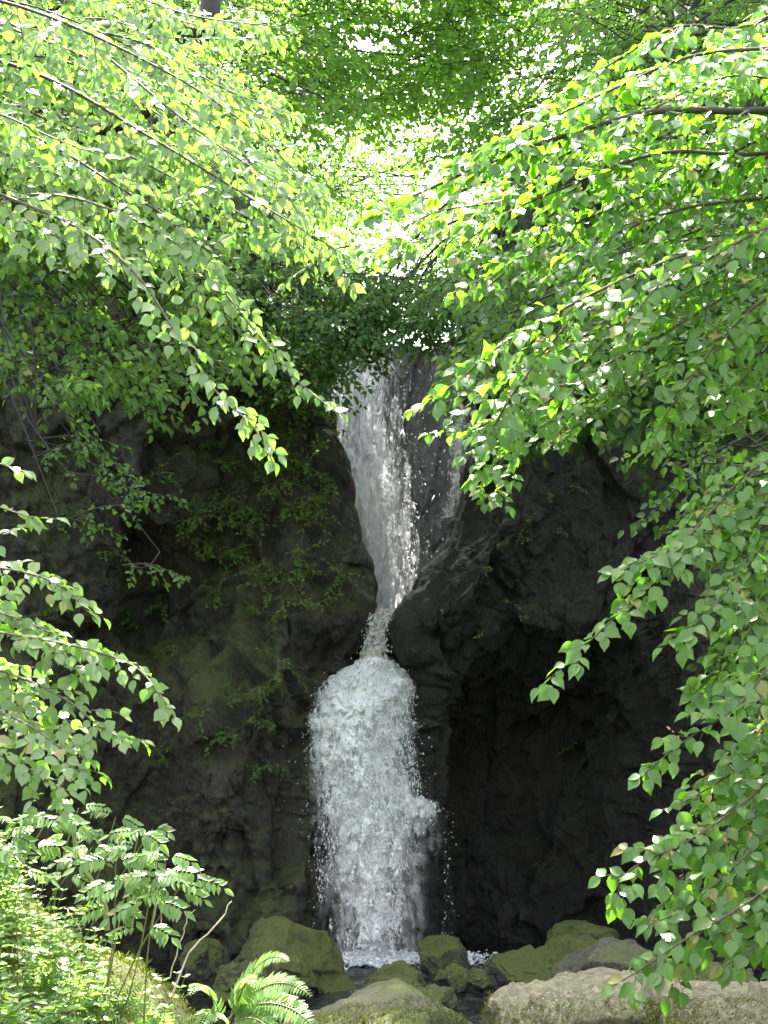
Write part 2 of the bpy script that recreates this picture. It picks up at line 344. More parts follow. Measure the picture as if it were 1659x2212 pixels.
n_ = 90; xs = np.sign(np.linspace(-1, 1, n_))*np.abs(np.linspace(-1, 1, n_))**2.6*400
gx, gy = np.meshgrid(xs, xs+8); r_ = np.hypot(gx, gy-8)
gz = -.35 + 14*sstep(np.abs(gx), 4, 26)*np.where(gy < 6, sstep(np.abs(gx), 4, 26), 1)*.6 + sstep(r_, 40, 300)*22 + fbm(np.stack([gx.ravel()*.2, gy.ravel()*.2, gx.ravel()*0], 1), 4).reshape(gx.shape)*.3*sstep(np.abs(gx), 2, 6)
gz = np.where((gy > 21) & (np.abs(gx) < 60), np.maximum(gz, 6.6 + (gy-21)*.05), gz)
tag(mesh_np('ground', np.stack([gx, gy, gz], -1), [grid_faces(n_, n_)], M['soil'], smooth=True), 'dark forest floor', kind='structure')

def cliff(name, edge, sgn, mat, seed, relief):
    E = np.array([P(u, v, 14.3) for u, v in edge]); E = E[np.argsort(E[:, 2])]
    nr, nA, nB = 520, 44, 430; z = np.concatenate([np.linspace(-.5, 7, 430), np.linspace(7.05, 16, nr-430)])
    xe = np.interp(z, E[:, 2], E[:, 0]); xe += .05*fbm(np.stack([z*2.2, z*0+seed, z*0], 1), seed, 4)
    rows = []
    for k in range(nr):
        ya = np.linspace(19.5, 14.75, nA); fy = ya/14.75; xa = xe[k]*fy + sgn*(ya-14.75)*.16
        s = np.linspace(0, 1, nB)**1.15*6.2
        xb = xe[k] + sgn*np.maximum(0, s - .25*(1-np.exp(-s/.2)))
        yb = 14.75 - .55*(1-np.exp(-s/.22)) - relief(s, z[k], xb)
        rows.append(np.stack([np.r_[xa, xb], np.r_[ya, yb], np.full(nA+nB, z[k])], -1))
    V = np.concatenate(rows); nc = nA+nB
    zt = 7.2; back = np.maximum(0, V[:, 2]-zt); V[:, 1] += back*.75
    Nn = gnormals(V, nr, nc)*(-sgn)
    if np.dot(Nn.reshape(nr, nc, 3)[100, nA+100], [0, -1, 0]) < 0: Nn = -Nn
    q = V*np.array([1, 1, .38])
    warp = V + np.stack([fbm(V*1.1, 50+seed, 3), fbm(V*1.1, 60+seed, 3), fbm(V*1.1, 70+seed, 3)], 1)*.09
    qw = warp*np.array([1, 1, .42])
    d = .12*fbm(q*np.array([1.6, 1.2, 1.3]), seed, 3) + .17*facets(qw*1.3, seed) + .085*facets(qw*3.4*np.array([1, 1, 1.2]), seed+20) + .03*facets(warp*np.array([7, 7, 5]), seed+30) + .02*fbm(V*14, seed, 3)
    jj = np.tile(np.arange(nc), nr); amp = .25 + .75*sstep(jj, nA+10, nA+60); 
    V = V + Nn*(d*amp)[:, None]
    o = mesh_np(name, V, [grid_faces(nr, nc, sgn > 0)], M[mat], smooth=False); tag(o, kind='structure'); return o, V.reshape(nr, nc, 3)

LE = [(-900, -1200), (100, -300), (330, 0), (520, 260), (620, 430), (680, 600), (712, 750), (722, 860), (718, 930), (738, 1000), (758, 1060), (770, 1120), (786, 1200), (797, 1260), (806, 1305), (798, 1345), (783, 1390), (778, 1425), (800, 1450), (812, 1500), (812, 2300)]
RE = [(2500, -1200), (1500, -300), (1350, 0), (1200, 200), (1080, 400), (1030, 600), (1012, 720), (1012, 850), (1018, 960), (1003, 1070), (978, 1150), (930, 1215), (884, 1285), (850, 1330), (828, 1362), (832, 1400), (836, 1425), (815, 1455), (800, 1500), (800, 2300)]
def rel_left(s, z, x):
    r = .75*sstep(s, .25, 1.1)*(.35+.65*sstep(z, 3.0, 2.2)) + .55*sstep(s, 1.3, 2.2) + .5*sstep(s, 2.2, 4.2) + .9*sstep(s, 3.5, 6)
    r += .55*np.exp(-((s-.35)/.5)**2)*np.exp(-((z-3.0)/.35)**2)            # ledge beside the lip
    r += .30*np.exp(-((x+.95-.25*(z-3))/.35)**2)*sstep(z, .4, 1.6)          # mossy buttress
    r -= .75*sstep(z, 4.2, 3.4)*np.exp(-((x+2.1)/.55)**2)                      # dark overhang
    r += .25*sstep(z, 1.6, .2)*sstep(s, .8, 2)
    return r
def rel_right(s, z, x):
    r = .45*sstep(s, .2, 1.0) + .25*sstep(s, 1.4, 2.2) + .9*sstep(s, 2.3, 3.0) + .9*sstep(s, 3.2, 6)
    r -= 1.25*sstep(z, 3.1, 1.9)*sstep(x, .35, .8)*(1-sstep(x, 2.3, 2.75))    # cave
    r += .3*np.exp(-((s-.4)/.5)**2)*np.exp(-((z-2.9)/.3)**2)
    r += .35*np.exp(-((s-.7)/.4)**2)*sstep(z, 2.6, 3.3)
    return r
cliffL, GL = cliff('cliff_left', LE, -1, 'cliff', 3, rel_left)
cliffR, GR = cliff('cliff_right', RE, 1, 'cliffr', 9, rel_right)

# chamber behind the lip
nr, nc = 160, 140; th = np.linspace(-1, 1, nc); z = np.linspace(2.6, 7.15, nr); T_, Z_ = np.meshgrid(th, z)
V = np.stack([T_*1.75, 18.1 - 2.2*np.abs(T_)**3 + .18*(Z_-3) , Z_], -1).reshape(-1, 3)
V[:, 1] -= .16*facets(V*np.array([2, 2, .7]), 77) + .05*fbm(V*np.array([7, 7, 2.]), 78, 4)
top = np.stack([th*1.75, np.full(nc, 30.), np.full(nc, 7.6)], -1); V = np.vstack([V, top])
tag(mesh_np('rock_wall', V, [grid_faces(nr+1, nc)], M['wall'], smooth=True), kind='structure')

def sheet(name, edges, depth, nr, nc, mat, seed, amp, thinf, bulge=.25, parent=None, zsc=(1, 1, 1), rag=4):
    "falling water: edges = rows of (v, u_left, u_right); depth(f) and bulge give the curve in plan"
    e = np.array(edges, float); vv = np.linspace(e[0, 0], e[-1, 0], nr); ul = np.interp(vv, e[:, 0], e[:, 1]); ur = np.interp(vv, e[:, 0], e[:, 2]); j_ = np.stack([vv*.035, vv*0+seed, vv*0], 1); ul = ul + rag*fbm(j_, seed, 4, .7); ur = ur + rag*fbm(j_+50, seed+1, 4, .7)
    s = np.linspace(0, 1, nc); V = np.zeros((nr, nc, 3)); TH = np.zeros((nr, nc))
    for k in range(nr):
        f = k/(nr-1); dd = depth(f, vv[k])
        a, b = P(ul[k], vv[k], dd), P(ur[k], vv[k], dd); V[k] = a + (b-a)*s[:, None]; V[k, :, 1] -= bulge*np.sin(s*math.pi)
        TH[k] = thinf(f, s)
    V = V.reshape(-1, 3); q = V*np.array(zsc)
    V[:, 1] -= amp*(fbm(q*5, seed, 5, .6))
    V[:, 0] += amp*.4*fbm(q*6+9, seed+3, 3)
    return mesh_np(name, V, [grid_faces(nr, nc)], mat, parent, smooth=True, attrs={'thin': TH.ravel()}), V
ICO = None
def blobs(pts, size, stretch, seed, name, parent, mat='foam'):
    "small irregular drops and flecks of foam"
    r = np.random.default_rng(seed); n = len(pts)
    T = np.array([[1, 0, 0], [-1, 0, 0], [0, 1, 0], [0, -1, 0], [0, 0, 1], [0, 0, -1]], float)
    Fc = np.array([[0, 2, 4], [2, 1, 4], [1, 3, 4], [3, 0, 4], [2, 0, 5], [1, 2, 5], [3, 1, 5], [0, 3, 5]])
    sz = size*np.exp(r.normal(0, .5, n))[:, None, None]; jit = 1 + r.normal(0, .3, (n, 6, 1))
    V = T[None]*jit*np.array([1, 1, stretch]); th = r.uniform(-.6, .6, n); c, s = np.cos(th)[:, None], np.sin(th)[:, None]
    x, zz = V[:, :, 0]*c - V[:, :, 2]*s, V[:, :, 0]*s + V[:, :, 2]*c; V = np.stack([x, V[:, :, 1], zz], -1)*sz + pts[:, None, :]
    f = (Fc[None] + (np.arange(n)*6)[:, None, None]).reshape(-1, 3)
    o = mesh_np(name, V.reshape(-1, 3), [f], M[mat], parent, smooth=True); o['kind'] = 'stuff'; return o

# upper fall
UE = [(688, 775, 830), (720, 745, 850), (800, 735, 858), (900, 700, 862), (1000, 715, 880), (1100, 735, 895), (1200, 752, 902), (1340, 770, 905)]
uf = empty('waterfall', 'tall white upper waterfall in the cleft between the cliffs', 'waterfall', None, (0, 0, 0))
for k, (lo, hi, dp) in enumerate(((.33, .50, 17.3), (.39, .51, 17.0))):
    th = lambda f, s, k=k: (.15*sstep(s, .45-.1*k, 1) - .08*sstep(s, .2, 0) - .10*np.exp(-((s-.3-.1*f)/.22)**2)*(.3+f) + .06*(1-f)*sstep(f, .5, 0))
    o, V = sheet('water_sheet', UE, lambda f, v, dp=dp: dp - .35*f, 260, 90, water_mat('falling_water', (1, 1, .13), lo, hi, k+1, 2.2), 20+k, .10, th, .2, uf, (2.2, 1, .45))
    i = rng.integers(0, len(V), 4200); i = i[rng.random(len(i)) < 1.05-(i % 90)/90.]
    p = V[i] + rng.normal(0, .05, (len(i), 3))*np.array([1, .6, 1]); blobs(p, .0021, 6., 30+k, 'spray', uf)
n = 420; f = rng.random(n)**.7; p = np.array([P(880+rng.exponential(28)*(.6+g)-10, 780+500*g, 16.9) for g in f]); blobs(p, .0022, 5., 41, 'spray', uf)
# thin side stream
sf = empty('waterfall', 'thin trickle of water down the right rim of the upper cleft', 'waterfall')
SE = [(560, 985, 1028), (620, 985, 1030), (700, 984, 1012), (800, 974, 1014), (900, 972, 1010), (1000, 966, 1004), (1120, 955, 996)]
o, V = sheet('water_sheet', SE, lambda f, v: 15.9-.3*f, 140, 14, water_mat('trickle', (1, 1, .25), .42, .5, 7, 2.5), 60, .08, lambda f, s: .12*np.abs(s-.5)*2, .05, sf)
i = rng.integers(0, len(V), 700); blobs(V[i]+rng.normal(0, .03, (700, 3)), .0035, 3., 44, 'spray', sf)

# lower fall: spout, crest and plunge
lf_ = empty('waterfall', 'foaming lower waterfall plunging from the narrow spout into the pool', 'waterfall')
SP = [(1316, 801, 858), (1335, 797, 846), (1360, 790, 836), (1390, 787, 832), (1420, 782, 842), (1452, 768, 852)]
o, V = sheet('spout', SP, lambda f, v: 14.35 - .5*f**.7, 60, 30, water_mat('spout_water', (1, 1, .35), .36, .52, 12, 3., (.8, .79, .68)), 71, .09, lambda f, s: 0*s, .06, lf_)
LEE = [(1425, 780, 842), (1438, 758, 858), (1452, 728, 878), (1474, 702, 898), (1505, 674, 900), (1560, 658, 906), (1650, 654, 918), (1715, 658, 926), (1730, 658, 950), (1760, 660, 966), (1850, 664, 968), (1950, 672, 966), (2060, 684, 960)]
for k in range(2):
    th = lambda f, s, k=k: (((-.06, -.01)[k] + (.165, .175)[k]*f + .20*np.abs(s*2-1)**3.2 + .055*sstep(s, .60, .8)*sstep(f, .52, .7) - .12*np.exp(-((f-.05)/.09)**2) - .07*np.exp(-((s-.28)/.18)**2)*np.exp(-((f-.3)/.3)**2) - .08*np.exp(-((s-.45)/.16)**2)*sstep(f, .45, .9) - .14*np.exp(-((s-.85)/.12)**2)*np.exp(-((f-.5)/.035)**2)))
    o, V = sheet('water_sheet', LEE, lambda f, v, k=k: 14.05 - .10*k - .45*f**.8 - .15*math.sin(min(1, f*5)*math.pi/2), 420, 170, water_mat('plunging_water', (1, 1, .38), .42, .495, 20+k, 2.3), 80+k*5, .075, th, .26, lf_, (1.5, 1, .9), 5)
    n = 6000; e = np.array(LEE, float); vv = 1430 + 630*rng.random(n)**1.1; ul = np.interp(vv, e[:, 0], e[:, 1]); ur = np.interp(vv, e[:, 0], e[:, 2])
    s = rng.beta(1.1, 1.1, n)*1.1-.05; p = np.array([P(a + (b-a)*t, v_, 13.72-.1*k) for a, b, t, v_ in zip(ul, ur, s, vv)]); p[:, 1] -= .24*np.sin(np.clip(s, 0, 1)*math.pi) + .3*((vv-1430)/630) + rng.normal(0, .06, n)
    keep = (fbm(p*np.array([4.5, 3, 3.]), 90, 3) > -.12 + .25*rng.random(n)) & (s > .06) & (s < .94) & ~((s > .66) & (vv > 1780))
    blobs(p[keep], .0028, 2.6, 50+k, 'spray', lf_)
n = 380; vv = rng.uniform(1440, 2040, n); e = np.array(LEE, float); sd_ = rng.random(n) < .5
uu = np.where(sd_, np.interp(vv, e[:, 0], e[:, 1]) - rng.exponential(8, n)+8, np.interp(vv, e[:, 0], e[:, 2]) + rng.exponential(9, n)-8)
blobs(np.array([P(a, b, rng.uniform(13.4, 13.9)) for a, b in zip(uu, vv)]), .003, 1.5, 57, 'spray', lf_)
o, V = sheet('veil', LEE, lambda f, v: 13.95 - .45*f**.8, 160, 60, water_mat('soft_veil', (1, 1, .35), .30, .80, 31, .8), 120, .05, lambda f, s: -.05 + .10*f + .3*np.abs(s*2-1)**3 + .05*sstep(s, .6, .85)*sstep(f, .5, .7), .34, lf_, (1.5, 1, .9), 4)
n = 900; p = np.array([P(rng.normal(812, 15), v_, 13.95) for v_ in rng.uniform(1325, 1450, n)]); blobs(p, .0045, 2., 59, 'spray', lf_)
# pool
nr, nc = 120, 140; X_, Y_ = np.meshgrid(np.linspace(-3.5, 4, nc), np.linspace(5, 15, nr)); V = np.stack([X_, Y_, X_*0], -1).reshape(-1, 3)
V[:, 2] = .018*fbm(V*np.array([2.5, 2.5, 1]), 5, 4)*(1+2*np.exp(-((V[:, 1]-13.5)/1)**2))
tag(mesh_np('pool', V, [grid_faces(nr, nc)], M['pool'], smooth=True), kind='structure')
n = 3500; a = rng.normal(0, .45, n); b = 13.3 + rng.normal(0, .22, n); fo = blobs(np.stack([a-.1, b, .02+np.abs(rng.normal(0, .02, n))], 1), .014, .5, 58, 'foam', None); tag(fo, 'white foam churning at the foot of the lower waterfall', 'foam', kind='stuff')

# upper ledge pool
V = np.array([[x, y, 3.22] for y in np.linspace(14.9, 18.2, 20) for x in np.linspace(-1.4, 1.4, 20)])
tag(mesh_np('ledge_pool', V, [grid_faces(20, 20)], M['pool']), kind='structure')

# ------------------------------------------------------------------ boulders
def ico(sub):
    import bmesh
    bm = bmesh.new(); bmesh.ops.create_icosphere(bm, subdivisions=sub, radius=1); V = np.array([v.co[:] for v in bm.verts]); Fc = np.array([[v.index for v in f.verts] for f in bm.faces]); bm.free(); return V, Fc
IC6 = ico(6)
def boulder(name, label, u0, u1, v0, v1, d, thick, mat, seed, rotz=0, cuts=9, tilt=0, group=None, flat=.0, sharp=1., amp=.12):
    a, b = P(u0, v1, d), P(u1, v0, d); c = (a+b)/2; hx, hz = (b[0]-a[0])/2, (b[2]-a[2])/2
    c[2] -= hz*.35; hz *= 1.35
    r = np.random.default_rng(seed); V = IC6[0].copy()
    V = np.sign(V)*np.abs(V)**.82; V = V/np.abs(V).max()*1.0
    for _ in range(cuts):
        n = unit(r.normal(0, 1, 3)); n[2] = abs(n[2]) if r.random() < .6 else n[2]; h = r.uniform(.55, .82)
        dd = V@n - h; V = V - np.outer(np.maximum(dd, 0)*.96, n)
    V = V/np.abs(V).max(0)
    if flat: V[:, 2] = np.where(V[:, 2] > 1-flat, 1-flat + (V[:, 2]-1+flat)*.3, V[:, 2])
    ct, st = math.cos(tilt), math.sin(tilt); V = np.stack([V[:, 0]*ct - V[:, 2]*st, V[:, 1], V[:, 0]*st + V[:, 2]*ct], 1); V = V/np.abs(V).max(0)
    S = np.array([hx, thick, hz]); W = V*S; sc = .5/max(hx, hz)
    nn = nrm(V/S); q = (W + seed*3.)
    k = min(hx, hz, .5); W = W + nn*(k*amp*(1.1*fbm(q*1.6/k*.5, seed, 4) + 1.3*facets(q*1.1/k*.6*sharp, seed) + .5*facets(q*2.6/k, seed+5)) + .008*fbm(q*22, seed, 3))[:, None]
    o = mesh_np(name, W, [IC6[1]], M[mat], smooth=True); o.location = tuple(c); o.rotation_euler = (0, 0, rotz)
    return tag(o, label, 'boulder', group)
BG = 'boulders in and beside the plunge pool'
boulder('boulder', 'large rounded moss covered boulder left of the waterfall foot', 484, 822, 1985, 2165, 11.9, .6, 'boulder', 1, .1, 8, -.25, BG)
boulder('boulder', 'mossy brown boulder leaning against the front of the large mossy one', 520, 690, 2020, 2160, 11.2, .35, 'boulder', 2, .3, 8, -.2, BG)
boulder('boulder', 'low dark boulder behind the fern, left of the large mossy boulder', 395, 500, 2028, 2110, 12.0, .3, 'boulder', 3, .2, 8, 0, BG)
boulder('boulder', 'small dark mossy boulder just above the fern tip', 448, 580, 2062, 2150, 11.0, .3, 'boulder', 4, .2, 8, 0, BG)
boulder('boulder', 'mossy pyramid shaped boulder right of the waterfall foot', 886, 1015, 2030, 2110, 12.6, .4, 'boulder', 5, 0, 8, .2, BG)
boulder('boulder', 'long low mossy boulder sloping behind the pale slab', 1050, 1400, 2002, 2150, 12.0, .6, 'boulder', 6, -.1, 8, .35, BG)
boulder('boulder', 'grey bare topped boulder in front of the long sloping one', 1140, 1440, 2030, 2170, 11.0, .5, 'slabm', 7, -.1, 9, .1, BG)
boulder('boulder', 'mossy hump with dead grass at the foot of the right cliff', 1185, 1330, 1975, 2060, 12.9, .35, 'boulder', 8, 0, 8, .1, BG)
boulder('boulder', 'dark wet boulder under the large mossy boulder at the stream edge', 780, 960, 2085, 2175, 11.0, .4, 'boulder', 9, 0, 8, -.2, BG)
boulder('boulder', 'small dark wet stone between the stream and the pyramid shaped boulder', 940, 1015, 2085, 2125, 11.6, .2, 'boulder', 10, 0, 7, 0, BG)
boulder('boulder', 'small round dark stone in the glinting stream', 1010, 1065, 2092, 2130, 11.3, .15, 'boulder', 11, 0, 7, 0, BG)
boulder('boulder', 'dark mossy stone left of the glinting stream', 900, 1000, 2120, 2190, 9.8, .25, 'boulder', 12, 0, 7, -.3, BG)
boulder('boulder', 'low mossy rock behind the pale slab under the right leaves', 1380, 1680, 2060, 2170, 9.4, .5, 'boulder', 14, 0, 7, 0, BG)
SG = 'large slabs at the front of the stream'
boulder('rock_slab', 'long mossy slab at the bottom centre edge in front of the stream', 560, 1060, 2128, 2340, 7.6, .7, 'slabm', 15, 0, 6, -.12, SG, .25, .8, .09)
boulder('rock_slab', 'pale peaked slab speckled with fallen flecks, right of centre', 1030, 1480, 2084, 2340, 7.2, .7, 'slab', 16, 0, 7, .0, SG, .1, .9, .10)
boulder('rock_slab', 'pale flat slab filling the bottom right corner', 1380, 1850, 2112, 2340, 7.0, .8, 'slab', 17, 0, 6, 0, SG, .25, .8, .10)
boulder('rock_slab', 'mossy front ledge along the bottom edge below the pale slabs', 880, 1800, 2186, 2420, 6.5, .45, 'slabm', 18, 0, 6, .03, SG, .3, .8, .08)

def moss_on(o, n, label, zmax):
    W = np.empty(len(o.data.vertices)*3); o.data.vertices.foreach_get('co', W); W = W.reshape(-1, 3) + np.array(o.location); q = proj(W)
    m = (q[:, 1] > zmax + 22*fbm(W*4, 7, 3)) & (q[:, 1] < 2300) & (W[:, 1] < o.location.y+.1); W = W[m]
    if not len(W): return
    lv = Leaves()
    for i in rng.integers(0, len(W), n): lv.add(W[i]+rng.normal(0, .006, 3), unit(rng.normal(0, .8, 3)+np.array([0, -.4, .6])), unit(rng.normal(0, 1, 3)+np.array([0, -.6, .4])), rng.uniform(.009, .024))
    tag(lv.build('moss', M['mossleaf'], None, NAR, .8), label, 'moss', kind='stuff')
for o in [o for o in col.objects if o.name.startswith('rock_slab')]: moss_on(o, 6000, 'yellow green moss fringing the front of the slabs', 2165)
# ------------------------------------------------------------------ left bank
nr, nc = 200, 220; X_, Y_ = np.meshgrid(np.linspace(-3.6, .15, nc), np.linspace(3.6, 9.5, nr)); q = np.stack([X_.ravel(), Y_.ravel(), X_.ravel()*0], 1)
H = .62*sstep(X_, -.45, -1.35) + .42*sstep(X_, -1.2, -2.2) + .25*sstep(X_, -2.0, -3.2)
H = (H + .24)*(1-sstep(Y_, 7.2, 9.2)) * sstep(X_, .1, -.55)
H = H + (.10*fbm(q*1.7, 2, 4) + .03*fbm(q*9, 3, 4) + .06*facets(q*2.2, 4)).reshape(H.shape)*sstep(X_, .1, -.4) - .12
V = np.stack([X_, Y_, H], -1).reshape(-1, 3)
BANKG = V.reshape(nr, nc, 3)
tag(mesh_np('bank', V, [grid_faces(nr, nc)], M['bank'], smooth=True), kind='structure')
def bank_z(x, y):
    i = int(np.clip((y-3.6)/5.9*(nr-1), 0, nr-1)); j = int(np.clip((x+3.6)/3.75*(nc-1), 0, nc-1)); return H[i, j]
lv = Leaves()
for _ in range(26000):
    x, y = rng.uniform(-2.6, -.05), rng.uniform(4.4, 8); z = bank_z(x, y)
    lv.add(np.array([x, y, z]), unit(rng.normal(0, .8, 3)+np.array([0, 0, .8])), unit(rng.normal(0, 1, 3)+np.array([0, -.5, .5])), rng.uniform(.012, .04))
tag(lv.build('moss', M['mossleaf'], None, NAR, .7), 'yellow green moss carpet on the bank', 'moss', kind='stuff')

# ------------------------------------------------------------------ overhanging trees, nearest
NL = (.12, -.72, .68)
tl = empty('wych_elm_tree', 'nearest left elm whose sunlit pale boughs sweep down across the upper left', 'tree', None, (-5.2, 5.6, .3))
def lt(pts): return [tuple(p) for p in pts]
trunk(tl, [np.array([0, 0, -.5]), np.array([.1, .1, 2.5]), np.array([.3, .2, 6.5])], .24, .12)
def tl_b(ctrl, n, *a, **k):
    off = np.array(tl.location); tgt = np.array([P(*c) for c in ctrl]) - off
    return bough(tl, tgt, n, *a, **k)
# (control points, order, side twig length, spacing)
LB = [
 ([(-260, -60, 6.4), (60, 20, 6.3), (330, 140, 6.3), (520, 260, 6.3), (700, 430, 6.3)], 2, .42, .13, .010),
 ([(-260, -160, 7), (150, -60, 6.9), (400, 30, 6.9), (620, 60, 6.9)], 2, .40, .14, .010),
 ([(-260, 60, 6.6), (80, 160, 6.5), (330, 300, 6.4), (560, 440, 6.3), (760, 560, 6.3)], 2, .40, .13, .012),
 ([(-260, 180, 6.2), (60, 290, 6.2), (250, 400, 6.2), (400, 500, 6.2), (470, 600, 6.2)], 2, .36, .13, .010),
 ([(-260, 330, 6.0), (0, 420, 6.0), (180, 500, 6.0), (300, 600, 6.0), (380, 720, 6.0), (470, 850, 6.0), (545, 920, 6.0), (590, 1000, 6.0)], 1, .26, .085, .009),
 ([(-200, 480, 6.5), (80, 420, 6.5), (280, 470, 6.4), (420, 560, 6.4), (540, 700, 6.3), (640, 820, 6.3), (735, 895, 6.2)], 1, .17, .10, .008),
 ([(240, 130, 6.1), (360, 230, 6.1), (480, 320, 6.1), (600, 400, 6.1), (650, 470, 6.1)], 1, .24, .09, .007),
 ([(-200, 40, 7.2), (100, 60, 7.2), (300, 90, 7.2), (480, 190, 7.2), (640, 250, 7.1)], 2, .42, .15, .010),
 ([(-220, 560, 6.3), (-40, 470, 6.2), (80, 490, 6.2), (210, 560, 6.2), (320, 590, 6.2)], 1, .2, .09, .006),
 ([(-200, 200, 5.9), (-20, 240, 5.9), (120, 300, 5.9), (230, 340, 5.9)], 1, .3, .10, .008),
]
LB += [([(a+random.uniform(-60, 60), b+random.uniform(-55, 75), d+q) for a, b, d in c], o, ll*1.1, sp*.95, r0*.7) for q in (.5, .9) for c, o, ll, sp, r0 in LB if o == 2]
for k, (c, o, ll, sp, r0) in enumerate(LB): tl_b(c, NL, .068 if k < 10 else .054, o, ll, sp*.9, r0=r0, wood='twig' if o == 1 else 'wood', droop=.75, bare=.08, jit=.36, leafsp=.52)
# nearer stray twigs entering from the left edge
te = empty('hazel_bush', 'twigs with yellow green leaves poking in from the left edge at mid height', 'bush', None, (-3.2, 5.6, .3))
trunk(te, [np.array([0, 0, -.4]), np.array([.2, 0, 1.6]), np.array([.6, 0, 3.0])], .05, .02, 'stem')
for c in ([(-200, 900, 5.4), (-40, 985, 5.4), (55, 1020, 5.4)], [(-200, 1060, 5.4), (-40, 1085, 5.4), (60, 1115, 5.4), (125, 1122, 5.4)], [(-200, 1180, 5.4), (-60, 1170, 5.4), (40, 1140, 5.4)]):
    bough(te, np.array([P(*q) for q in c]) - np.array(te.location), (.1, -.5, .8), .06, 1, .10, .09, r0=.005, wood='twig', droop=.4, jit=.3)
dl = empty('oak_tree', 'thick dark crooked limb of a shaded tree showing among the upper left leaves', 'tree', None, (-6.4, 9.6, .4))
trunk(dl, [np.zeros(3), np.array([.2, 0, 3.]), np.array([.5, 0, 6.4])], .3, .2)
tb = Tubes(); tb.add(spline(np.array([[-5.9, 9.6, 6.4], P(120, 90, 9), P(330, 62, 8.6), P(410, 72, 8.5), P(452, 40, 8.5), P(450, -120, 8.6)])-np.array(dl.location), 24), .12, .055, 10); tb.build('limb', M['darkbark'], dl)
tb = Tubes(); tb.add(spline(np.array([P(-200, 330, 9), P(150, 300, 8.8), P(320, 240, 8.6), P(375, 205, 8.5)])-np.array(dl.location), 16), .06, .025, 8); tb.build('limb', M['darkbark'], dl)
# lower left sunlit bush
tb_ = empty('hazel_bush', 'brightly sunlit bush with round pale leaves at the left edge above the bank', 'bush', None, (-3.0, 5.9, .5))
trunk(tb_, [np.array([0, 0, -.4]), np.array([.1, 0, .8]), np.array([.3, -.1, 1.9])], .06, .03, 'stem')
for c, o, ll, sp in (
 ([(-200, 1220, 5.7), (-20, 1225, 5.7), (110, 1255, 5.6), (200, 1330, 5.6)], 1, .24, .08),
 ([(-200, 1300, 5.8), (-20, 1320, 5.8), (110, 1370, 5.8), (190, 1450, 5.8)], 2, .26, .10),
 ([(-200, 1330, 5.6), (20, 1370, 5.6), (180, 1400, 5.6), (290, 1440, 5.6), (345, 1500, 5.5), (378, 1552, 5.5)], 1, .13, .075),
 ([(-200, 1420, 5.8), (0, 1450, 5.8), (140, 1510, 5.7), (230, 1580, 5.7), (310, 1600, 5.7)], 1, .24, .08),
 ([(-200, 1500, 5.7), (0, 1540, 5.7), (110, 1600, 5.6), (200, 1690, 5.6)], 1, .28, .08),
 ([(-200, 1560, 5.9), (-20, 1610, 5.9), (90, 1680, 5.9), (150, 1710, 5.9)], 1, .25, .09),
 ([(-200, 1400, 6.2), (0, 1480, 6.2), (120, 1560, 6.2), (180, 1640, 6.2)], 1, .3, .09)):
    bough(tb_, np.array([P(*q) for q in c]) - np.array(tb_.location), (.1, -.55, .8), .058, o, ll*1.1, sp*.68, r0=.006, wood='twig', droop=.6, jit=.36, wid=1.15, leafsp=.5)

# right elm
tr_ = empty('wych_elm_tree', 'nearest right elm with big toothed leaves and brown seeds filling the right side', 'tree', None, (4.6, 5.6, .2))
trunk(tr_, [np.array([0, 0, -.5]), np.array([-.1, .1, 2.4]), np.array([-.2, .2, 6.5])], .22, .1)
NR = (-.12, -.50, .84)
RB = [
 ([(1950, 200, 6.4), (1650, 238, 6.3), (1420, 240, 6.2), (1230, 290, 6.2), (1060, 350, 6.2), (900, 420, 6.2), (775, 478, 6.2)], 2, .36, .14, .022),
 ([(1950, -60, 6.6), (1720, 10, 6.5), (1600, 60, 6.5), (1460, 60, 6.4), (1300, 150, 6.4), (1150, 240, 6.4)], 2, .34, .14, .014),
 ([(1950, 60, 6.2), (1700, 100, 6.2), (1500, 120, 6.2), (1330, 190, 6.2), (1180, 260, 6.2), (1000, 340, 6.2)], 2, .28, .13, .012),
 ([(1950, 260, 6.4), (1650, 330, 6.4), (1430, 330, 6.3), (1230, 400, 6.3), (1080, 470, 6.3), (960, 560, 6.3)], 2, .34, .15, .013),
 ([(1950, 360, 6.5), (1700, 420, 6.5), (1480, 450, 6.5), (1300, 520, 6.5), (1180, 600, 6.4)], 2, .34, .15, .012),
 ([(1950, 480, 6.1), (1700, 480, 6.0), (1530, 560, 6.0), (1420, 620, 6.0), (1345, 720, 5.9)], 1, .20, .085, .008),
 ([(1950, 380, 6.6), (1700, 480, 6.5), (1450, 560, 6.3), (1250, 650, 6.2), (1090, 740, 6.1), (980, 830, 6.0), (892, 885, 6.0)], 1, .24, .085, .011),
 ([(1400, 580, 6.3), (1250, 680, 6.2), (1160, 780, 6.1), (1090, 880, 6.0), (1040, 980, 6.0), (1025, 1040, 5.9)], 1, .24, .09, .007),
 ([(1700, 560, 6.5), (1550, 650, 6.4), (1400, 740, 6.4), (1290, 800, 6.3), (1180, 900, 6.2)], 1, .30, .09, .009),
 ([(1950, 560, 6.2), (1700, 620, 6.2), (1560, 730, 6.2), (1470, 850, 6.1), (1400, 950, 6.1)], 1, .28, .09, .009),
 ([(1950, 640, 6.4), (1720, 700, 6.4), (1620, 800, 6.4), (1560, 900, 6.3)], 1, .28, .09, .008),
 ([(1900, 250, 6.8), (1650, 300, 6.8), (1450, 400, 6.8), (1250, 480, 6.8), (1120, 560, 6.8)], 2, .4, .16, .012),
]
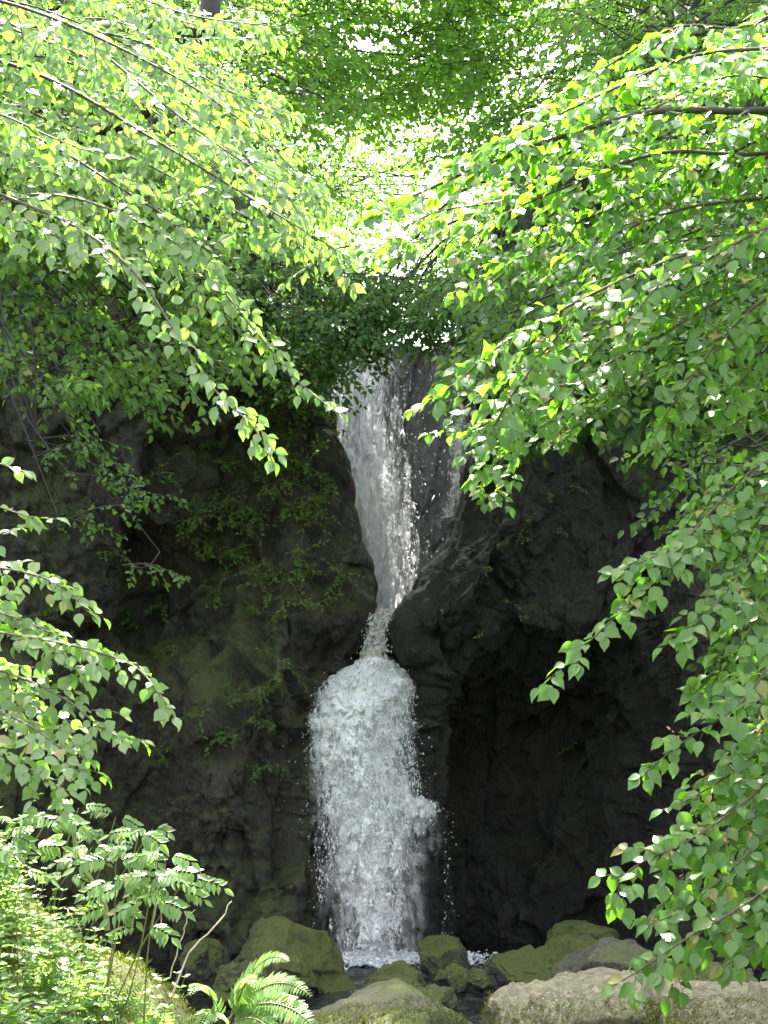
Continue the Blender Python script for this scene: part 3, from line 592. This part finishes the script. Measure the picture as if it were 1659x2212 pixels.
RB += [([(a+random.uniform(-10, 70), b+random.uniform(10, 90), d+q) for a, b, d in c], o, ll*1.1, sp*.95, r0*.6) for q in (.5, 1.0) for c, o, ll, sp, r0 in RB]
for k, (c, o, ll, sp, r0) in enumerate(RB):
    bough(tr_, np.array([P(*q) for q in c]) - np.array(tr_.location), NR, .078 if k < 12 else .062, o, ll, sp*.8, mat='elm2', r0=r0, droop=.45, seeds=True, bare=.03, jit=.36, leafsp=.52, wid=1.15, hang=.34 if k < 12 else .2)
# lower right boughs in shade
ts_ = empty('wych_elm_tree', 'low shaded elm boughs hanging in from the right edge over the slabs', 'tree', None, (3.6, 5.4, .2))
trunk(ts_, [np.array([0, 0, -.5]), np.array([-.1, .1, 1.8]), np.array([-.3, .1, 4.0])], .12, .06)
SB = [
 ([(1900, 880, 6), (1650, 1000, 5.9), (1560, 1080, 5.9), (1460, 1190, 5.8), (1380, 1280, 5.8), (1290, 1370, 5.7), (1165, 1488, 5.7)], 1, .17, .08, .007),
 ([(1900, 960, 6), (1700, 1060, 5.9), (1540, 1150, 5.9), (1420, 1200, 5.8), (1318, 1240, 5.8)], 1, .2, .08, .006),
 ([(1900, 1040, 5.8), (1700, 1130, 5.8), (1600, 1240, 5.8), (1520, 1330, 5.7), (1430, 1400, 5.7)], 1, .18, .08, .006),
 ([(1900, 1120, 6), (1720, 1200, 6), (1640, 1330, 5.9), (1560, 1450, 5.9), (1500, 1520, 5.9)], 1, .24, .08, .006),
 ([(1900, 1300, 5.7), (1700, 1400, 5.7), (1600, 1520, 5.6), (1480, 1600, 5.6), (1380, 1680, 5.6)], 1, .18, .08, .006),
 ([(1900, 1420, 5.8), (1720, 1520, 5.8), (1620, 1640, 5.7), (1500, 1720, 5.7), (1430, 1750, 5.7)], 1, .22, .08, .006),
 ([(1900, 1560, 5.6), (1720, 1640, 5.6), (1600, 1740, 5.6), (1480, 1820, 5.5), (1360, 1880, 5.5), (1325, 1960, 5.5)], 1, .24, .08, .007),
 ([(1900, 1660, 5.6), (1700, 1760, 5.6), (1580, 1880, 5.5), (1480, 1960, 5.5), (1400, 2000, 5.5)], 1, .25, .08, .006),
 ([(1900, 1800, 5.5), (1720, 1880, 5.5), (1600, 1960, 5.4), (1480, 2030, 5.4), (1390, 2090, 5.4), (1325, 2130, 5.4)], 1, .18, .08, .007),
 ([(1900, 1900, 5.5), (1720, 1960, 5.5), (1640, 2040, 5.4), (1560, 2090, 5.4)], 1, .2, .08, .006),
 ([(1900, 1480, 6.2), (1720, 1580, 6.2), (1640, 1700, 6.1), (1590, 1820, 6.1)], 1, .3, .09, .006),
 ([(1900, 1700, 6.1), (1740, 1760, 6.1), (1660, 1860, 6.1), (1600, 1960, 6.1)], 1, .3, .09, .006),
]
SB += [([(a+random.uniform(60, 130), b+random.uniform(-30, 60), d+.3) for a, b, d in c], o, ll*1.2, sp*1.1, r0*.8) for c, o, ll, sp, r0 in SB[3:]]
for c, o, ll, sp, r0 in SB:
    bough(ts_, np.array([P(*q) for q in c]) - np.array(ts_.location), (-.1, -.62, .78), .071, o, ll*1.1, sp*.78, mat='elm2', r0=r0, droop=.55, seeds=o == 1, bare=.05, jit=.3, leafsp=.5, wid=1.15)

# ------------------------------------------------------------------ trees behind
TG = 'trees rooted on the gorge sides'
region_tree('gorge_tree', 'bright green leafy tree spilling over the top of the left cliff', 'tree', TG, (-5.6, 12.6, 6.0), (-5.4, 12.4, 8.5), .14,
    [(-80, 250), (350, 250), (520, 500), (480, 760), (300, 850), (120, 830), (-80, 800)], (10.2, 12.2), 120, 1.1, .082, (.1, -.65, .75), 'far', 1, .42, .12)
region_tree('gorge_tree', 'darker thin leaved tree hanging over the left side of the upper fall', 'tree', TG, (-2.6, 15.6, 6.8), (-2.2, 15.2, 8.2), .10,
    [(380, 480), (640, 520), (800, 590), (830, 690), (700, 830), (620, 860), (480, 780), (400, 620)], (12.6, 13.6), 85, 1.0, .062, (.0, -.65, .75), 'dark', 1, .40, .11)
region_tree('gorge_tree', 'small leaved tree whose dark twigs cross in front of the upper fall', 'tree', TG, (2.2, 15.6, 6.8), (1.8, 15.0, 8.2), .10,
    [(740, 600), (900, 590), (1060, 560), (1180, 640), (1080, 720), (1000, 700), (900, 720), (800, 690), (740, 740)], (12.4, 13.4), 72, 1.0, .060, (.0, -.6, .8), 'dark', 1, .40, .12, droop=.8)
region_tree('gorge_tree', 'dense grey green tree cloaking the top of the right cliff', 'tree', TG, (4.9, 11.0, 5.6), (4.6, 10.6, 8.0), .14,
    [(1080, 560), (1400, 480), (1750, 480), (1750, 1050), (1450, 960), (1300, 880), (1200, 960), (1080, 900), (1040, 760)], (9.0, 10.4), 170, .95, .072, (-.1, -.7, .7), 'dark', 1, .36, .10, wid=1.15)
region_tree('gorge_tree', 'shadowy tree at the far right below the dense grey green crown', 'tree', TG, (4.4, 9.6, 2.5), (3.9, 9.2, 5.6), .12,
    [(1440, 960), (1750, 950), (1750, 1500), (1650, 1500), (1560, 1150), (1470, 1120)], (7.9, 8.8), 40, .8, .068, (-.1, -.7, .7), 'dark', 1, .30, .11, wid=1.15)
region_tree('gorge_tree', 'tall sunlit tree behind the upper left boughs', 'tree', TG, (-6.4, 17, 9.0), (-6.0, 16.5, 12.0), .16,
    [(-60, -80), (700, -80), (740, 200), (620, 420), (200, 520), (-60, 500)], (14.5, 17.5), 200, 1.5, .10, (.1, -.6, .75), 'far', 1, .5, .14)
region_tree('gorge_tree', 'yellow green tree arching over the middle of the gorge at the top of the view', 'tree', TG, (-7.4, 20, 9.5), (-7.0, 19.5, 12.8), .16,
    [(520, -80), (1100, -80), (1060, 250), (900, 270), (780, 260), (680, 240), (560, 300)], (17.0, 19.4), 170, 1.4, .095, (.0, -.55, .8), 'far', 1, .5, .14)
region_tree('gorge_tree', 'mid green tree filling the top right behind the sunlit elm edge', 'tree', TG, (6.6, 18, 9.2), (6.2, 16.5, 12), .16,
    [(920, -80), (1720, -80), (1720, 220), (1300, 300), (1100, 380), (980, 300)], (15.5, 18.5), 220, 1.4, .095, (-.1, -.65, .75), 'far', 1, .5, .14)
region_tree('gorge_tree', 'distant pale tree beyond the lip of the upper fall', 'tree', TG, (-3.8, 30, 7.0), (-3.4, 29, 11), .16,
    [(600, 330), (660, 360), (720, 520), (900, 620), (720, 700), (620, 640), (580, 400)], (26, 30), 40, 2.2, .15, (.0, -.6, .8), 'far', 1, .8, .22)
region_tree('gorge_tree', 'distant dark tree seen between the sky gap and the right cliff', 'tree', TG, (4.0, 28, 7.0), (3.8, 27, 11), .16,
    [(1000, 480), (1080, 360), (1180, 450), (1120, 660), (1010, 640), (900, 620)], (24, 28), 45, 2.0, .14, (.0, -.6, .8), 'dark', 1, .8, .22)
region_tree('gorge_tree', 'slender hanging branches low on the left cliff in deep shade', 'tree', TG, (-4.9, 11.6, 5.0), (-4.7, 10.8, 7.0), .04,
    [(60, 880), (260, 880), (330, 1100), (330, 1230), (230, 1240), (100, 1060)], (9.6, 10.4), 11, .6, .055, (.2, -.5, .85), 'dark', 1, .24, .13)
region_tree('gorge_tree', 'slight airy tree whose leaves break up the white sky gap', 'tree', TG, (-3.6, 23, 7.0), (-3.2, 22.5, 10.5), .10,
    [(640, 230), (1080, 230), (1060, 420), (980, 520), (900, 560), (760, 560), (680, 420)], (19, 23), 100, 1.5, .085, (.0, -.6, .8), 'far', 1, .5, .2)
region_tree('gorge_tree', 'shaded tree behind the topmost boughs in the upper right corner', 'tree', TG, (6.0, 13, 7.0), (5.6, 12.6, 9.5), .12,
    [(1180, -80), (1750, -80), (1750, 420), (1450, 420), (1230, 300)], (11.5, 13), 80, 1.2, .075, (-.1, -.65, .75), 'far', 1, .42, .14)
region_tree('gorge_tree', 'shaded tree behind the sweeping boughs in the upper left corner', 'tree', TG, (-5.4, 12, 7.0), (-5.2, 11.6, 9.5), .12,
    [(-80, -80), (480, -80), (430, 200), (300, 420), (-80, 420)], (10.5, 12), 60, 1.2, .070, (.1, -.65, .75), 'far', 1, .42, .14)
# unseen crowns added outside the frame to keep sun off gorge and slabs
for nm, ba, to, cx, cy, cz, rx, ry, k in (('unseen wide tree added on the left bank to shade the gorge from above the view', (-8, 14, 7), (-4.9, 14.0, 12), -3.3, 15.0, 12.8, 2.2, 2.2, 130),
    ('unseen wide tree added on the right bank to shade the gorge from above the view', (7.5, 13, 7), (3.4, 13.5, 12), 2.9, 15.0, 12.8, 2.2, 2.2, 130),
    ('unseen tall tree added on the right bank to shade the slabs at the front of the stream', (8.5, 10, 4), (1.4, 10.8, 13), .9, 14.6, 13.5, 2.2, 3.3, 360)):
    t = empty('unseen_shade_tree', nm, 'tree', 'unseen trees added to shade the gorge', ba); trunk(t, [np.zeros(3), (np.array(to)-np.array(ba))*.6, np.array(to, float)-np.array(ba)], .25, .1)
    gs = [(Tubes(), Leaves()) for _ in range(6)]
    for i in range(k):
        a = rng.uniform(0, 2*math.pi); q = math.sqrt(rng.random()); p = np.array([cx+rx*q*math.cos(a), cy+ry*q*math.sin(a), cz+rng.normal(0, .5)])
        if 'slabs' in nm and i % 5 == 0: p = np.array([-.15+.9*q*math.cos(a), 18.15+.9*q*math.sin(a), 13.5])  # extra crown patch added to block the sun on the right cliff ridge
        d = unit(rng.normal(0, 1, 3)*np.array([1, 1, .2])); tb, lf = gs[i % 6]
        if i % 4 == 0: tb.add(spline([np.array(to, float), (np.array(to)+p)/2+np.array([0, 0, .4]), p], 6)-np.array(ba), .04, .01, 4)
        grow(tb, lf, spline([p-d*.7, p+np.array([0, 0, .1]), p+d*.7], 6)-np.array(ba), .01, .003, (0, 0, 1), .17, 1, .6, .18, leafsp=.5)
    for tb, lf in gs: b = tb.build('bough', M['wood'], t); lf.build('foliage', M['far'], b)

# thick dark limb top left
# ------------------------------------------------------------------ plants on the cliffs and bank
def surf_at(Gd, u, v):
    q = proj(Gd.reshape(-1, 3)); d2 = ((q - np.array([u, v]))**2).sum(1); c = np.where(d2 < max(64, d2.min()*1.5))[0]
    return Gd.reshape(-1, 3)[c[np.argmin(Gd.reshape(-1, 3)[c, 1])]]
def tuft(name, label, cat, group, loc, n, ln, leafL, mat, nrmv=(0, -.8, .6), tm=LO, wid=1.):
    t = empty(name, label, cat, group, tuple(loc)); tb, lf = Tubes(), Leaves()
    for _ in range(n):
        d = unit(rng.normal(0, .6, 3) + np.array([0, -.6, .5])); L = ln*rng.uniform(.5, 1.2); pts = [np.zeros(3)]
        for _k in range(4): d = unit(d+G*.25); pts.append(pts[-1]+d*L/4)
        tb.add(pts, .002, .001, 3); nn = unit(np.array(nrmv)+rng.normal(0, .3, 3)); sgn = 1
        for s in np.arange(.35, 1.01, leafL*.7/L):
            i = min(3, int(s*4)); p = pts[i]+(pts[i+1]-pts[i])*min(1, (s*4-i)); lf.add(p, unit(rot(d, nn, sgn*R(rng.uniform(30, 70)))+G*.2), unit(nn+rng.normal(0, .3, 3)), leafL*rng.uniform(.6, 1.1)); sgn = -sgn
    tb.build('stem', M['stem'], t); lf.build('foliage', M[mat], t, tm, wid); return t
CL = [(475, 950), (500, 1080), (560, 900), (600, 1010), (640, 960), (660, 1080), (700, 1150), (520, 1180), (560, 1250), (470, 1070), (690, 960), (640, 1190), (590, 1330), (580, 1480), (600, 1420), (545, 1310), (660, 1240), (560, 1560), (590, 1650), (610, 900), (680, 900), (620, 1100), (730, 1240), (540, 1140), (500, 1000), (650, 860), (590, 1560)]
CL += [(rng.uniform(440, 740), rng.uniform(850, 1300)) for _ in range(46)] + [(rng.uniform(80, 620), rng.uniform(900, 1700)) for _ in range(24)]
for u, v in CL:
    p = surf_at(GL, u, v); tuft('cliff_plant', 'small leafy tuft clinging to the shaded left cliff', 'plant', 'tufts on the left cliff', p+np.array([0, -.03, 0]), rng.integers(5, 13), rng.uniform(.12, .34), .052, 'far' if u > 600 else 'dark')
for u, v in [(1150, 1120), (1180, 1060), (1125, 1165), (1060, 1230), (1090, 1300), (1140, 1330), (1215, 1150), (1050, 1370), (1240, 1060), (1100, 1180), (1020, 1180), (1230, 1620)]:
    p = surf_at(GR, u, v); tuft('cliff_plant', 'tiny dim green tuft on the dark right cliff', 'plant', 'tufts on the right cliff', p+np.array([0, -.03, 0]), rng.integers(4, 8), rng.uniform(.08, .16), .038, 'dark')

def onbank(u, d):
    p = P(u, 1106, d); return np.array([p[0], d, bank_z(p[0], d)])
def frond(tree, base, d0, L, n0, pin, name='frond', mat='fern'):
    tb, lf = Tubes(), Leaves(); pts = [np.array(base, float)]; d = unit(np.array(d0, float)); K = 14
    for k in range(K): d = unit(d + G*(.05+.10*k/K)); pts.append(pts[-1]+d*L/K)
    pts = np.array(pts); tb.add(pts, .004, .001, 4); nn = np.array(n0, float)
    for s in np.linspace(.12, .99, int(L/.017)):
        i = min(K-1, int(s*K)); p = pts[i]+(pts[i+1]-pts[i])*(s*K-i); t = unit(pts[i+1]-pts[i]); n = unit(nn - t*np.dot(nn, t)); side = np.cross(n, t)
        w_ = pin*math.sin(math.pi*min(1, s**.75*.93+.07))**.8+.006
        for sg in (1, -1): lf.add(p, unit(sg*side + t*.35 + G*.12), unit(n+rng.normal(0, .12, 3)), w_*rng.uniform(.9, 1.1))
    st = tb.build(name, M['stem'], tree); lf.build('foliage', M[mat], st, NAR, 1.05 if pin < .1 else .85)
fe = empty('fern', 'large pale green fern at the bottom edge left of the mossy slab', 'fern', 'ferns on the bank', tuple(P(495, 2215, 6.0))); fb = np.zeros(3)
for tgt, L, pin in (((598, 2008), .42, .06), ((655, 2082), .46, .065), ((688, 2170), .50, .075), ((540, 2075), .34, .05), ((440, 2075), .3, .05), ((610, 2215), .34, .06), ((430, 2180), .3, .05)):
    v = P(tgt[0], tgt[1], 5.7+rng.uniform(-.1, .1)) - np.array(fe.location); frond(fe, fb+rng.normal(0, .01, 3), unit(v)+np.array([0, 0, .38]), np.linalg.norm(v)*1.08, (0, -.75, .65), pin)
f2 = empty('fern', 'smaller feathery fern behind and left of the large one', 'fern', 'ferns on the bank', tuple(onbank(380, 6.3)+np.array([0, 0, .02])))
for a in np.linspace(-70, 75, 9): frond(f2, np.zeros(3), (math.sin(R(a)), -.25, math.cos(R(a))*1.1+.2), rng.uniform(.24, .36), (0, -.8, .6), .05)
f3 = empty('fern', 'little fern low on the bank nearest the left bottom corner', 'fern', 'ferns on the bank', tuple(onbank(40, 5.0)))
for a in np.linspace(-80, 80, 8): frond(f3, np.zeros(3), (math.sin(R(a)), -.3, math.cos(R(a))*1.1+.1), rng.uniform(.14, .22), (0, -.8, .6), .035)

for k_, (u_, d_) in enumerate(((200, 6.1), (290, 6.4), (120, 5.9), (340, 6.0), (250, 5.7), (60, 6.3), (380, 6.4))):
    f4 = empty('fern', 'young bright fern tucked among the herbs on the mossy bank', 'fern', 'young ferns on the bank', tuple(onbank(u_, d_)))
    for a in np.linspace(-75, 70, 7): frond(f4, np.zeros(3), (math.sin(R(a)), -.3, math.cos(R(a))+.15), rng.uniform(.16, .28), (0, -.8, .6), .035)
def compound(st, lf, p, d, n, L, ll, pairs):
    pts = [p]; dd = unit(d)
    for _ in range(6): dd = unit(dd+G*.13); pts.append(pts[-1]+dd*L/6)
    pts = np.array(pts); st.add(pts, .0022, .001, 3)
    for k in range(pairs):
        s = .3+.66*k/pairs; i = min(5, int(s*6)); q = pts[i]+(pts[i+1]-pts[i])*(s*6-i); t = unit(pts[i+1]-pts[i])
        nn = unit(n-t*np.dot(n, t)); sd2 = np.cross(nn, t)
        for sg in (1, -1): lf.add(q, unit(sg*sd2+t*.55+G*.25), unit(nn+rng.normal(0, .15, 3)), ll*rng.uniform(.85, 1.1)*(1-.2*abs(k/pairs-.5)))
    lf.add(pts[-1], unit(dd+G*.1), n, ll)
def ash(label, base, tops, ll=.058, name='ash_sapling'):
    t = empty(name, label, 'sapling', 'ash saplings on the bank', tuple(base))
    for tp, nl in tops:
        v = P(*tp)-np.array(base); tb, lf = Tubes(), Leaves(); st = Tubes(); b0 = np.array([rng.uniform(-.14, .14), rng.uniform(-.05, .1), 0]); pts = spline([b0, v*.5+b0*.6+np.array([rng.uniform(-.05, .05), .02, .05]), v], 8); st.add(pts, .0042, .0025, 5)
        for k in range(nl):
            s = 1-k*rng.uniform(.08, .17); i = min(6, int(s*7)); p = pts[i]+(pts[min(7, i+1)]-pts[i])*(s*7-i); a = rng.uniform(-1, 1)
            for sg in (1, -1):
                compound(tb, lf, p, (sg*rng.uniform(.5, 1), rng.uniform(-.6, .1), rng.uniform(.0, .5)), unit(np.array([0, -.6, .8])+rng.normal(0, .15, 3)), ll*rng.uniform(1.9, 3.), ll*rng.uniform(.8, 1.1), 5)
        s_ = st.build('stem', M['stem'], t); lf.build('foliage', M['ash'], s_, NAR, 1.35)
ash('sunlit ash sapling with drooping compound leaves in front of the dark gorge', onbank(300, 6.2), [((300, 1800, 6.1), 3), ((360, 1850, 6.0), 3), ((250, 1860, 6.0), 3), ((330, 1900, 5.9), 3), ((400, 1900, 6.0), 2)])
ash('taller ash sapling at the left edge above the mossy bank', onbank(60, 6.2), [((40, 1770, 6.1), 4), ((110, 1760, 6.2), 4), ((-20, 1840, 6.0), 3)], .055)
ash('thin ash sapling whose leaf sprays reach right above the bank', onbank(170, 6.6), [((170, 1745, 6.5), 4), ((250, 1765, 6.5), 3), ((330, 1790, 6.4), 2), ((200, 1830, 6.4), 3)], .045)
# curved mossy stem, bare stems and dead twigs
def stick(name, label, cat, group, pts, r0, r1, mat):
    a = np.array([P(*p) for p in pts]); o = Tubes(); o.add(spline(a-a[0], 12)+np.vstack([np.zeros((1, 3)), rng.normal(0, .003, (11, 3))]), r0, r1, 6); b = o.build(name, M[mat]); b.location = tuple(a[0]); return tag(b, label, cat, group)
stick('mossy_stem', 'thick curved mossy stem rising behind the ash sapling', 'stem', None, [(232, 2010, 6.4), (225, 1950, 6.4), (200, 1900, 6.4), (172, 1860, 6.4), (160, 1800, 6.4)], .014, .010, 'stem')
stick('dead_twig', 'long bare brown twig leaning right towards the big mossy boulder', 'twig', 'bare twigs', [(372, 2150, 6.0), (405, 2062, 6.0), (440, 2025, 6.0), (480, 1985, 6.0), (502, 1942, 6.0)], .0045, .0025, 'dead')
stick('dead_twig', 'short reddish twig left of the long leaning twig', 'twig', 'bare twigs', [(368, 2110, 6.1), (390, 2030, 6.1), (402, 1990, 6.1), (420, 1965, 6.1)], .003, .002, 'dead')
stick('dead_twig', 'thin broken twig in the gap beneath the thick mossy stem', 'twig', 'bare twigs', [(175, 2010, 6.3), (155, 1980, 6.3), (138, 1960, 6.3)], .003, .002, 'dead')
for x in (270, 285, 330, 345):
    stick('dry_stalk', 'straight pale dry stalk standing among the ash leaves', 'stalk', 'dry stalks', [(x, 2010, 6.2), (x+8, 1930, 6.2), (x+10, 1860, 6.2)], .003, .002, 'dead')
# herbs crowding the bank: individual plants
for i in range(240):
    u = rng.uniform(-60, 470) if i % 3 else rng.uniform(-60, 250); d = rng.uniform(4.9, 6.7); p = onbank(u, d)
    if p[2] < .12 or (proj(p)[0, 1] > 2040 and rng.random() < .5): continue
    t = empty('herb', 'low leafy herb crowding the sunlit mossy bank', 'plant', 'herbs on the bank', tuple(p)); tb, lf = Tubes(), Leaves()
    hh = rng.uniform(.08, .34)*(1.0 if d > 5.7 else .3)*(1.3 if u < 200 else .85); ll = rng.uniform(.035, .078)
    for _ in range(rng.integers(2, 5)):
        d0 = unit(rng.normal(0, .25, 3)+np.array([0, -.1, 1])); pts = spline([np.zeros(3), d0*hh*.5, d0*hh+rng.normal(0, .02, 3)], 6); tb.add(pts, .002, .001, 3)
        for s in np.linspace(.25, 1, max(3, int(hh/ll/.8))):
            i_ = min(4, int(s*5)); q = pts[i_]+(pts[i_+1]-pts[i_])*min(1, s*5-i_); a = rng.uniform(0, 6.28)
            for sg in (0, math.pi): dd = np.array([math.cos(a+sg), math.sin(a+sg), .35]); lf.add(q, dd, np.array([0, -.25, 1.])+rng.normal(0, .2, 3), ll*rng.uniform(.7, 1.1)*(1.15-.5*s))
    tb.build('stem', M['stem'], t); lf.build('foliage', M['ash' if i % 2 else 'fern'], t, LO, .8)
